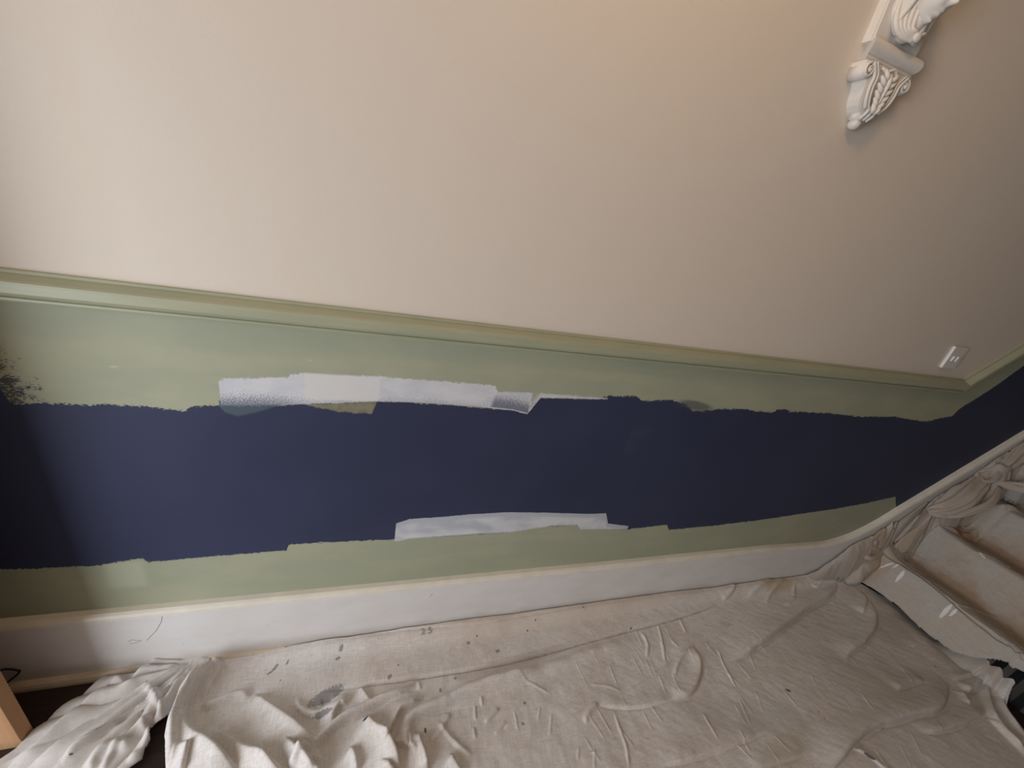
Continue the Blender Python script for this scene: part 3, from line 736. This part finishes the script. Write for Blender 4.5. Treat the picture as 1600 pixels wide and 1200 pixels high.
m_st = cloth_material('worn_calico_sheet', base=(0.46, 0.44, 0.415), tint=(0.46, 0.405, 0.35), grey=(0.42, 0.41, 0.395), weave=.6,
    marks=[((0.80, 0.79, 0.77), .9, [(2.728, -.20, .012, .007, .6), (2.735, -.13, .016, .003, -1.0), (2.745, -.16, .012, .004, -.5), (2.732, -.40, .012, .008, .5), (2.738, -.42, .007, .006, .2), (2.985, -.30, .016, .004, 1.3), 
            (*R2(1568, 794, .5), .007, .006, .3), (*R2(1510, 800, .45), .006, .008, 0), (*R2(1545, 915, .3), .012, .003, -.5)]),
           ((0.05, 0.05, 0.05), .8, [(*R2(1464, 838, .35), .005, .004, 0), (*R2(1577, 930, .3), .004, .004, 0), (*R2(1486, 850, .36), .004, .004, 0), (*R2(1565, 846, .42), .006, .004, 0), (*R2(1540, 823, .45), .005, .004, 0)])],
    stain_shade=[(2.885, -.45, .075, .60, 0.0, (0.33, 0.235, 0.16), .85), (3.115, -.45, .08, .7, 0, (0.33, 0.22, 0.14), .9), (3.36, -.4, .08, .6, 0, (0.33, 0.23, 0.15), .7), (2.74, -.10, .06, .06, 0, (0.44, 0.34, 0.26), .6)])  # long brown bands paint the warm lamplight on the treads into the cloth
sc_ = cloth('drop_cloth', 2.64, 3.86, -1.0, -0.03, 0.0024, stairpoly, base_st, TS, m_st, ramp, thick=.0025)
tag(sc_, 'worn grey dust sheet draped over the stair treads with white paint drips', 'dust sheet')

# ---- gathered and knotted sheet pushed against the stair string
BP = [(2.20, -0.046), (2.42, -0.046), (2.62, -0.034), (3.85, -0.034), (3.85, -0.22), (3.55, -0.20), (3.40, -0.13), (3.28, -0.15), (3.17, -0.20), (3.08, -0.15), (2.98, -0.12), (2.92, -0.17), (2.84, -0.20), (2.78, -0.14), (2.72, -0.12), (2.66, -0.155),
      (2.57, -0.17), (2.50, -0.13), (2.40, -0.11), (2.30, -0.09), (2.22, -0.065)]
kn = lambda px, py: floor_pt(px, py, 0.14, .60, 2.55) if px < 1393 else floor_pt(px, py, 0.35, RS, 2.80)
kl = lambda px, py: floor_pt(px, py, 0.235, RS, 2.80)
LOWB = [(2.20, -0.055), (2.35, -0.075)]+[floor_pt(px, py, .02) for px, py in ((1300, 908), (1318, 910), (1336, 908))]+[floor_pt(px, py, .05) for px, py in ((1358, 894),)]
LOWB += [floor_pt(1385, 868, .12)]+[kl(px, py) for px, py in ((1396, 853), (1420, 856), (1440, 850), (1452, 832), (1478, 826), (1500, 818), (1506, 806), (1545, 798), (1566, 778), (1572, 766), (1600, 772), (1640, 760))]+[(3.85, -0.22)]
BP = LOWB+[(3.85, -0.033), (2.62, -0.033), (2.30, -0.035), (2.20, -0.04)]
TB = [
 # knot
 ('r', .024, .010, [(1330, 900), (1345, 892), (1362, 888), (1380, 872), (1388, 858)]), ('v', .030, .006, [(1345, 862), (1352, 852), (1362, 850), (1370, 858)]),
 ('r', .026, .008, [(1348, 858), (1356, 845), (1370, 848), (1374, 860), (1364, 868)]), ('v', .024, .005, [(1348, 866), (1358, 860), (1372, 862)]),
 ('v', .024, .006, [(1362, 843), (1380, 846), (1388, 850)]), ('r', .020, .010, [(1366, 835), (1380, 840), (1386, 838)]),
 ('v', .026, .008, [(1386, 838), (1398, 836), (1405, 842)]), ('r', .016, .008, [(1340, 872), (1350, 868), (1368, 872), (1380, 880)]),
 ('v', .018, .006, [(1335, 885), (1345, 878), (1356, 872)]), ('f', .022, .010, [(1395, 850), (1420, 852), (1440, 843), (1448, 828), (1447, 800)]),
 ('v', .020, .007, [(1403, 833), (1412, 834), (1430, 828)]), ('r', .016, .007, [(1394, 838), (1410, 842), (1435, 842)]),
 # fan of gathers between the knots
 ('v', .018, .006, [(1450, 788), (1462, 800), (1490, 806)]), ('v', .016, .006, [(1450, 796), (1466, 806), (1485, 808)]), ('v', .016, .006, [(1448, 806), (1462, 810), (1475, 812)]),
 ('f', .026, .012, [(1448, 782), (1470, 780), (1490, 790), (1520, 792), (1548, 786), (1560, 768)]),
 ('v', .018, .006, [(1472, 778), (1484, 764), (1500, 752)]), ('v', .018, .006, [(1490, 780), (1502, 768), (1516, 756)]), ('v', .016, .006, [(1506, 784), (1524, 772), (1540, 765)]),
 ('v', .016, .006, [(1525, 790), (1540, 780), (1556, 770)]), ('r', .020, .008, [(1478, 776), (1492, 760), (1508, 748)]), ('r', .020, .008, [(1500, 780), (1516, 766), (1532, 756)]),
 # second knot
 ('r', .026, .008, [(1532, 742), (1545, 734), (1560, 730), (1556, 720), (1550, 712)]), ('v', .024, .006, [(1535, 748), (1548, 744), (1562, 742)]),
 ('r', .022, .008, [(1530, 750), (1545, 755), (1560, 750), (1565, 740)]), ('v', .026, .007, [(1566, 758), (1575, 764), (1588, 768)]),
 ('r', .022, .010, [(1566, 745), (1578, 755), (1600, 752)]), ('v', .018, .007, [(1580, 735), (1588, 715), (1600, 700)]), ('r', .020, .010, [(1570, 730), (1580, 710), (1598, 692)]),
 ('v', .018, .006, [(1594, 745), (1600, 725)]), ('v', .020, .007, [(1553, 712), (1562, 704), (1572, 700)]),
]
def base_b(X, Y):
    rise = np.interp(X, [2.2, 2.34, 2.45, 2.52, 2.62, 2.80, 4.0], [.02, .05, .13, .21, .305, .43, .43+1.2*RS])
    fl = np.where(X < 2.69, 0.006, stair_z(X)+.008)
    dl, _s, _t = seg_dist(X, Y, LOWB); dw = np.maximum(-Y-.03, 0)
    t = dw/(dl+dw+1e-4)
    prof = (1-np.clip(t, 0, 1)**2.2)**.8
    z = fl+np.maximum(rise-fl, .03)*prof
    am = np.interp(X, [2.2, 2.4], [.3, 1.0])*np.clip(dl/.02, 0, 1)
    fw = fbm(X*1.2+Y*.9, Y*1.6-X*.5, 9, 31, 2)
    z += am*(0.011*(1-2*np.abs(vnoise(X*16+fw*1.6, Y*34-X*10+fw, 41)))+0.003*fbm(X, Y, 45, 33, 2))
    for cx, a in ((2.64, -.02), (2.80, -.03), (3.12, -.03), (2.53, .03), (2.92, .02), (3.25, .03)): z += a*np.exp(-((X-cx)/.045)**2)*prof
    return np.maximum(z, fl), 0.3+0.7*np.clip(dl/.015, 0, 1)
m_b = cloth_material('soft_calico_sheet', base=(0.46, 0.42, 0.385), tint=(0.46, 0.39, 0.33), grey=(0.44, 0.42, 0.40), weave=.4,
                     stain_shade=[(2.70, -.10, .05, .08, 0, (0.36, 0.26, 0.18), .7), (2.86, -.14, .05, .08, 0, (0.34, 0.25, 0.17), .6), (3.15, -.12, .08, .10, 0, (0.36, 0.28, 0.21), .5)])  # browner patches among the gathers
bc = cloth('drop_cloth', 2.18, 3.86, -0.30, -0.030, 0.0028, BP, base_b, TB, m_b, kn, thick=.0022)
tag(bc, 'bunched and knotted beige dust sheet rolled up along the stair side under the raking skirting', 'dust sheet')

def gathered(pts, rad, pleats, seed, depth=.16, off=.33):
    P = []
    for p in pts:
        if len(p) == 3: x, y = floor_pt(p[0], p[1], p[2]); P.append((x, y, p[2]))
        else: x, y = floor_pt(p[0], p[1], off, RS, 2.80); P.append((x, y, off+RS*(x-2.80)))
    n = 9; C = [Vector(p) for p in spline(P, n)]; m = len(C)
    rr = np.interp(np.linspace(0, len(rad)-1, m), range(len(rad)), rad)
    bm = bmesh.new(); rings = []; seg = 56
    for i, p in enumerate(C):
        t = (C[min(i+1, m-1)]-C[max(i-1, 0)]).normalized(); a = t.cross(Vector((0, -.5, 1))).normalized(); b_ = a.cross(t).normalized()
        ring = []
        for k in range(seg):
            q = 2*math.pi*k/seg; tw = q*pleats+1.5*math.sin(i*.18+seed)+1.2*math.sin(q*2+seed)
            r = rr[i]*(1+depth*(1-2*abs(math.sin(tw/2)))+.10*float(vnoise(np.float64(q*1.5+seed), np.float64(i*.25), seed)))
            ring.append(bm.verts.new(p+a*math.cos(q)*r+b_*math.sin(q)*r*.75))
        rings.append(ring)
    for i in range(m-1):
        for k in range(seg): bm.faces.new((rings[i][k], rings[i][(k+1) % seg], rings[i+1][(k+1) % seg], rings[i+1][k]))
    bm.faces.new(rings[0]); bm.faces.new(rings[-1][::-1])
    for v in bm.verts: v.co.y = min(v.co.y, -.031)
    return from_bm('gathered_fold', bm, m_b, bc, True)
gathered([(1322, 910, .03), (1338, 902, .07), (1348, 886, .12), (1364, 874, .17), (1382, 862, .21)], [.014, .034, .044, .044, .022], 4, 1, .12)
gathered([(1392, 856, .24), (1376, 844, .26), (1356, 847, .25), (1347, 861, .21), (1358, 872, .20), (1374, 866, .22), (1378, 856, .24)], [.010, .014, .016, .016, .014, .012, .008], 3, 2)
gathered([(1352, 866, .21), (1362, 856, .25), (1374, 858, .25)], [.006, .012, .008], 2, 9)
gathered([(1376, 848, .26), (1398, 836, .31), (1420, 824, .37), (1440, 804, .45), (1452, 788, .50)], [.014, .030, .040, .038, .018], 4, 3, .10)
gathered([(1384, 855, .24), (1408, 852, .27), (1434, 844, .32), (1448, 824, .38), (1450, 806, .43)], [.008, .014, .016, .012, .008], 3, 4)
gathered([(1450, 800), (1474, 796), (1504, 778), (1530, 757), (1546, 741)], [.018, .044, .054, .042, .015], 8, 5, .20, off=.40)
gathered([(1456, 806), (1490, 806), (1524, 796), (1550, 782), (1562, 762)], [.008, .014, .016, .016, .010], 3, 11, off=.38)
gathered([(1530, 750), (1528, 736), (1546, 728), (1561, 738), (1553, 750), (1538, 752), (1534, 744)], [.010, .014, .015, .015, .012, .010, .006], 3, 6, off=.43)
gathered([(1550, 742), (1575, 721), (1602, 700), (1650, 665)], [.015, .040, .052, .052], 8, 7, .20, off=.41)
gathered([(1552, 752), (1580, 759), (1612, 762), (1665, 750)], [.012, .030, .036, .038], 5, 8, .18, off=.38)
gathered([(1452, 818, .36), (1470, 815, .40), (1500, 806, .46)], [.016, .024, .012], 6, 12, .25)

# ------------------------------------------------------------------ light switch
m_sw = plain('white_switch_plastic', (0.76, 0.73, 0.71), 0.3, 0.02, 20, 0.5)
sw = tag(empty('light_switch', (2.335, 0, 1.36)), 'white light switch plate with two small rockers above the dado rail near the stairs', 'light switch')
def rel(o, par): o.data.transform(Matrix.Translation(-par.location)); return o
bm = bmesh.new(); box(bm, 2.288, 2.384, -0.012, 0.0, 1.311, 1.410, 0.0035); rel(from_bm('plate', bm, m_sw, sw), sw)
for cx in (2.321, 2.351):
    bm = bmesh.new(); box(bm, cx-.0075, cx+.0075, -0.0165, -0.011, 1.345, 1.369, 0.0015)
    for v in bm.verts:
        if v.co.y < -.014: v.co.y -= (v.co.z-1.357)*0.14
    rel(from_bm('rocker', bm, m_sw, sw), sw)

# ------------------------------------------------------------------ timber panel at the left, loop of cable behind it
Mp = Mat('raw_brown_timber', 0.7, 0.2)
g = Mp.noise((18, 18, 1.2), 2.0, 4, 0.6); g2 = Mp.noise((1, 1, 1), 90, 3, .6)
Mp.color(Mp.mix(g.ss(.3, .7), (0.42, 0.235, 0.125), (0.50, 0.29, 0.155))); Mp.bump(g2, .3, .0008)
bm = bmesh.new(); box(bm, -1.45, -0.867, -0.190, -0.155, 0.0, 2.05, 0.0015)
pn = from_bm('timber_panel', bm, Mp.m); tag(pn, 'upright orange-brown raw timber board standing on the floor at the left edge', 'board')
bm = bmesh.new()
q = [(-1.06, -.10, .0), (-1.035, -.05, .02), (-1.01, -.036, .075), (-.985, -.034, .100), (-.955, -.036, .092), (-.955, -.038, .08), (-.985, -.045, .05), (-1.03, -.075, .012), (-1.08, -.11, .004), (-1.2, -.12, .004)]
tube(bm, [tuple(p) for p in spline(q, 6)], 0.0028, 8)
cb = from_bm('cable', bm, plain('black_cable_rubber', (0.015, 0.013, 0.013), .5), None, True); tag(cb, 'thin black cable loop leaning on the skirting behind the timber board', 'cable')

# ------------------------------------------------------------------ plaster corbel with a lady's head
m_pl = plain('white_plaster_gloss', (0.74, 0.71, 0.67), 0.45, 0.03, 20, 0.4)
CX, CZ = 1.188, 2.10
cor = tag(empty('corbel', (CX, 0, 1.955)), "white plaster wall corbel with a woman's head above a scrolled acanthus console", 'corbel')
def cpart(name, bm, smooth=True):
    o = rel(from_bm(name, bm, m_pl, cor, smooth), cor)
    return o
# back plate behind the head, rising to a rounded top
bm = bmesh.new()
pts = [(CX-.085, 2.118), (CX-.090, 2.30), (CX-.088, 2.40)]+[(CX-.088*math.cos(a), 2.40+.08*math.sin(a)) for a in [math.pi*k/14 for k in range(1, 14)]]+[(CX+.088, 2.40), (CX+.090, 2.30), (CX+.085, 2.118)]
prism_y(bm, pts, -.026, 0); bmesh.ops.bevel(bm, geom=[e for e in bm.edges if abs(e.verts[0].co.y+.026) < 1e-4 and abs(e.verts[1].co.y+.026) < 1e-4], offset=.004, segments=2, affect='EDGES')
cpart('back_plate', bm, False)
# abacus moulding: torus over a fillet
bm = bmesh.new()
prf = [(0, 2.078), (.030, 2.078), (.034, 2.082), (.034, 2.088)]+[(.028+.018*math.cos(a), 2.106+.018*math.sin(a)) for a in [math.radians(-75+15*k) for k in range(13)]]+[(0, 2.124)]
def wide(o_): return .062+(o_)*0.72
A = [[bm.verts.new((CX+sx*(.064+o_*.72 if True else 0), -o_, z)) for (o_, z) in prf] for sx in (-1, 1)]
for i in range(len(prf)):
    j = (i+1) % len(prf); bm.faces.new((A[0][i], A[0][j], A[1][j], A[1][i]))
bm.faces.new(A[0]); bm.faces.new(A[1][::-1])
mo = cpart('moulding', bm, True)
mo.data.set_sharp_from_angle(angle=math.radians(40))
# console: shield narrowing to the foot, deeper at the top
L = [(.086, 2.076), (.082, 2.062), (.066, 2.050), (.056, 2.036), (.051, 2.020), (.047, 2.003), (.040, 1.990), (.030, 1.980), (.018, 1.972)]
bm = bmesh.new(); nseg = 10; rows = []
for (hw, z) in L:
    dep = .030+.012*math.sin((z-1.972)/.10*math.pi*.5+.2)
    row = []
    for k in range(nseg+1):
        s_ = -1+2*k/nseg; row.append(bm.verts.new((CX+hw*s_, -(dep-.004*abs(s_)**3), z)))
    rows.append((bm.verts.new((CX-hw, 0, z)), row, bm.verts.new((CX+hw, 0, z))))
for a, b in zip(rows, rows[1:]):
    ra = [a[0]]+a[1]+[a[2]]; rb = [b[0]]+b[1]+[b[2]]
    for k in range(len(ra)-1): bm.faces.new((ra[k], rb[k], rb[k+1], ra[k+1]))
bm.faces.new([rows[0][0]]+rows[0][1]+[rows[0][2]]); bm.faces.new(([rows[-1][0]]+rows[-1][1]+[rows[-1][2]])[::-1])
cpart('console', bm, False)
def spiral(cx, cz, r0, turns, y, sgn, start, n=40):
    out = []
    for k in range(n+1):
        t = k/n; a = start+sgn*turns*2*math.pi*t; r = r0*(1-.85*t); out.append((cx+r*math.cos(a), y-.004*t, cz+r*math.sin(a)))
    return out
for sx in (-1, 1):   # side volutes: barrels with a spiral on the front
    bm = bmesh.new(); cxv, czv = CX+sx*.071, 2.056
    r = bmesh.ops.create_cone(bm, cap_ends=True, segments=28, radius1=.0175, radius2=.0175, depth=.042, matrix=Matrix.Translation((cxv, -.021, czv)) @ Matrix.Rotation(math.pi/2, 4, 'X'))
    sp = spiral(cxv, czv, .0160, 1.6, -.043, -sx, math.pi/2)
    tube(bm, sp, [.0036*(1-.5*i/len(sp)) for i in range(len(sp))], 8)
    bmesh.ops.create_uvsphere(bm, u_segments=12, v_segments=8, radius=.0055, matrix=Matrix.Translation((cxv, -.044, czv)))
    # ribbon running down from the volute along the edge of the console
    rb = spline([(cxv-sx*.002, -.044, czv+.018), (CX+sx*.050, -.046, 2.050), (CX+sx*.048, -.046, 2.025), (CX+sx*.040, -.045, 2.002), (CX+sx*.026, -.042, 1.985)], 6)
    tube(bm, rb, .0042, 8); 
    rb2 = [(p[0]-sx*.010, p[1]-.001, p[2]+.002) for p in rb]; tube(bm, rb2, .0028, 8)
    cpart('volute', bm)
# acanthus leaf on the console front
bm = bmesh.new()
tube(bm, spline([(CX, -.044, 2.070), (CX, -.051, 2.045), (CX, -.052, 2.015), (CX, -.047, 1.988)], 5), [.005, .0052, .006, .007, .0075, .008, .008, .007, .006, .005, .005, .005, .005, .005, .005, .004][:16], 8)
for sx in (-1, 1):
    for k, (z, ln) in enumerate(((2.060, .026), (2.046, .030), (2.031, .029), (2.016, .026), (2.002, .020), (1.990, .015))):
        p = spline([(CX+sx*.003, -.048, z-.012), (CX+sx*ln*.55, -.052, z-.004), (CX+sx*ln, -.049, z+.008)], 4)
        tube(bm, p, [.002+.0042*math.sin(math.pi*min(1, .12+i/(len(p)-1)*.85)) for i in range(len(p))], 8)
tube(bm, spline([(CX-.034, -.045, 2.070), (CX-.020, -.050, 2.064), (CX, -.053, 2.072), (CX+.020, -.050, 2.064), (CX+.034, -.045, 2.070)], 4), .0034, 8)
cpart('acanthus_leaf', bm)
# foot: rolled leaf end and drop
bm = bmesh.new()
bmesh.ops.create_cone(bm, cap_ends=True, segments=20, radius1=.013, radius2=.013, depth=.052, matrix=Matrix.Translation((CX, -.018, 1.974)) @ Matrix.Rotation(math.pi/2, 4, 'Y'))
bmesh.ops.create_uvsphere(bm, u_segments=18, v_segments=12, radius=.016, matrix=Matrix.Translation((CX-.004, -.015, 1.958)) @ Matrix.Diagonal((1.0, 1.0, .85, 1)))
for sx in (-1, 0, 1): tube(bm, spline([(CX+sx*.010, -.040, 1.992), (CX+sx*.014, -.042, 1.978), (CX+sx*.012, -.030, 1.966)], 4), .0045, 8)
cpart('foot', bm)
# bust drapery under the chin with a brooch
bm = bmesh.new()
for sx in (-1, 1):
    for k in range(5):
        w_ = .060-.010*k
        p = spline([(CX+sx*w_, -.034-.006*k, 2.235), (CX+sx*(w_+.001), -.036-.005*k, 2.185), (CX+sx*w_*.85, -.042-.004*k, 2.152), (CX+sx*w_*.45, -.050-.003*k, 2.134+.003*k), (CX+.004, -.058-.001*k, 2.130+.004*k)], 7)
        tube(bm, p, [.0062*(.55+.45*math.sin(math.pi*min(1, .15+i/(len(p)-1)*.8))) for i in range(len(p))], 8)
bmesh.ops.create_uvsphere(bm, u_segments=16, v_segments=10, radius=.010, matrix=Matrix.Translation((CX+.004, -.066, 2.136)) @ Matrix.Diagonal((1.2, .6, 1, 1)))
tube(bm, spline([(CX+.010, -.064, 2.140), (CX+.026, -.062, 2.150), (CX+.036, -.054, 2.150)], 4), .0045, 8)
cpart('drapery', bm)
# head: one mesh, shaped from a sphere, bowed forward
HC_ = Vector((CX+.004, -.066, 2.222)); tilt = math.radians(28)
bm = bmesh.new(); bmesh.ops.create_uvsphere(bm, u_segments=96, v_segments=72, radius=1.0)
G = lambda x, z, cx, cz, sx, sz: math.exp(-((x-cx)/sx)**2-((z-cz)/sz)**2)
for v in bm.verts:
    x, y, z = v.co; f = max(0.0, -y)
    wdt = .043*(1-.20*max(0, -z)**1.5); X_ = x*wdt; Z_ = z*.060; Y_ = y*(.052 if y > 0 else .044)
    n = 0
    n += .0135*G(x, z, 0, -.10, .16, .13)+.008*G(x, z, 0, .12, .12, .22)       # nose
    n += .0045*G(x, z, 0, -.41, .30, .07)+.0042*G(x, z, 0, -.53, .26, .07)-.002*G(x, z, 0, -.47, .30, .025)   # lips
    n += .010*G(x, z, 0, -.80, .36, .20)-.004*G(x, z, 0, -.66, .25, .05)    # chin
    n -= .0075*(G(x, z, -.34, .12, .17, .10)+G(x, z, .34, .12, .17, .10))    # eye sockets
    n += .0050*(G(x, z, -.34, .09, .11, .06)+G(x, z, .34, .09, .11, .06))
    n += .0040*(G(x, z, -.34, .28, .26, .06)+G(x, z, .34, .28, .26, .06))    # brows
    n += .0030*(G(x, z, -.48, -.22, .22, .2)+G(x, z, .48, -.22, .22, .2))    # cheeks
    v.co = Vector((X_, Y_-n*min(1, f*1.6), Z_))
M4 = Matrix.Translation(HC_) @ Matrix.Rotation(math.radians(8), 4, 'Z') @ Matrix.Rotation(tilt, 4, 'X')
bmesh.ops.transform(bm, matrix=M4, verts=bm.verts)
nk = spline([(CX, -.022, 2.150), (CX, -.034, 2.155), (CX+.002, -.050, 2.185), (CX+.002, -.056, 2.21)], 4)
tube(bm, nk, [.014, .018, .022, .024, .024, .024, .024, .024, .024, .024, .024, .024, .024][:len(nk)], 18)
cpart('head', bm)
bm = bmesh.new()   # hair swept back and falling in locks either side
for sx in (-1, 1):
    for k in range(6):
        o_ = k*.006
        p = spline([(CX+sx*.006, -.100+o_, 2.268+k*.003), (CX+sx*(.034+.003*k), -.088+o_*1.4, 2.262+k*.002), (CX+sx*(.046+.002*k), -.066+o_*1.1, 2.225), (CX+sx*(.047+.003*k), -.050+o_*.7, 2.185), (CX+sx*(.050-.003*k), -.042+o_*.3, 2.158-.002*k), (CX+sx*(.036-.002*k), -.044, 2.140)], 7)
        tube(bm, p, [.0066*(0.6+.4*math.sin(math.pi*i/(len(p)-1))) for i in range(len(p))], 8)
bmesh.ops.create_uvsphere(bm, u_segments=28, v_segments=18, radius=1, matrix=Matrix.Translation((CX+.002, -.052, 2.262)) @ Matrix.Diagonal((.050, .046, .036, 1)))
cpart('hair', bm)
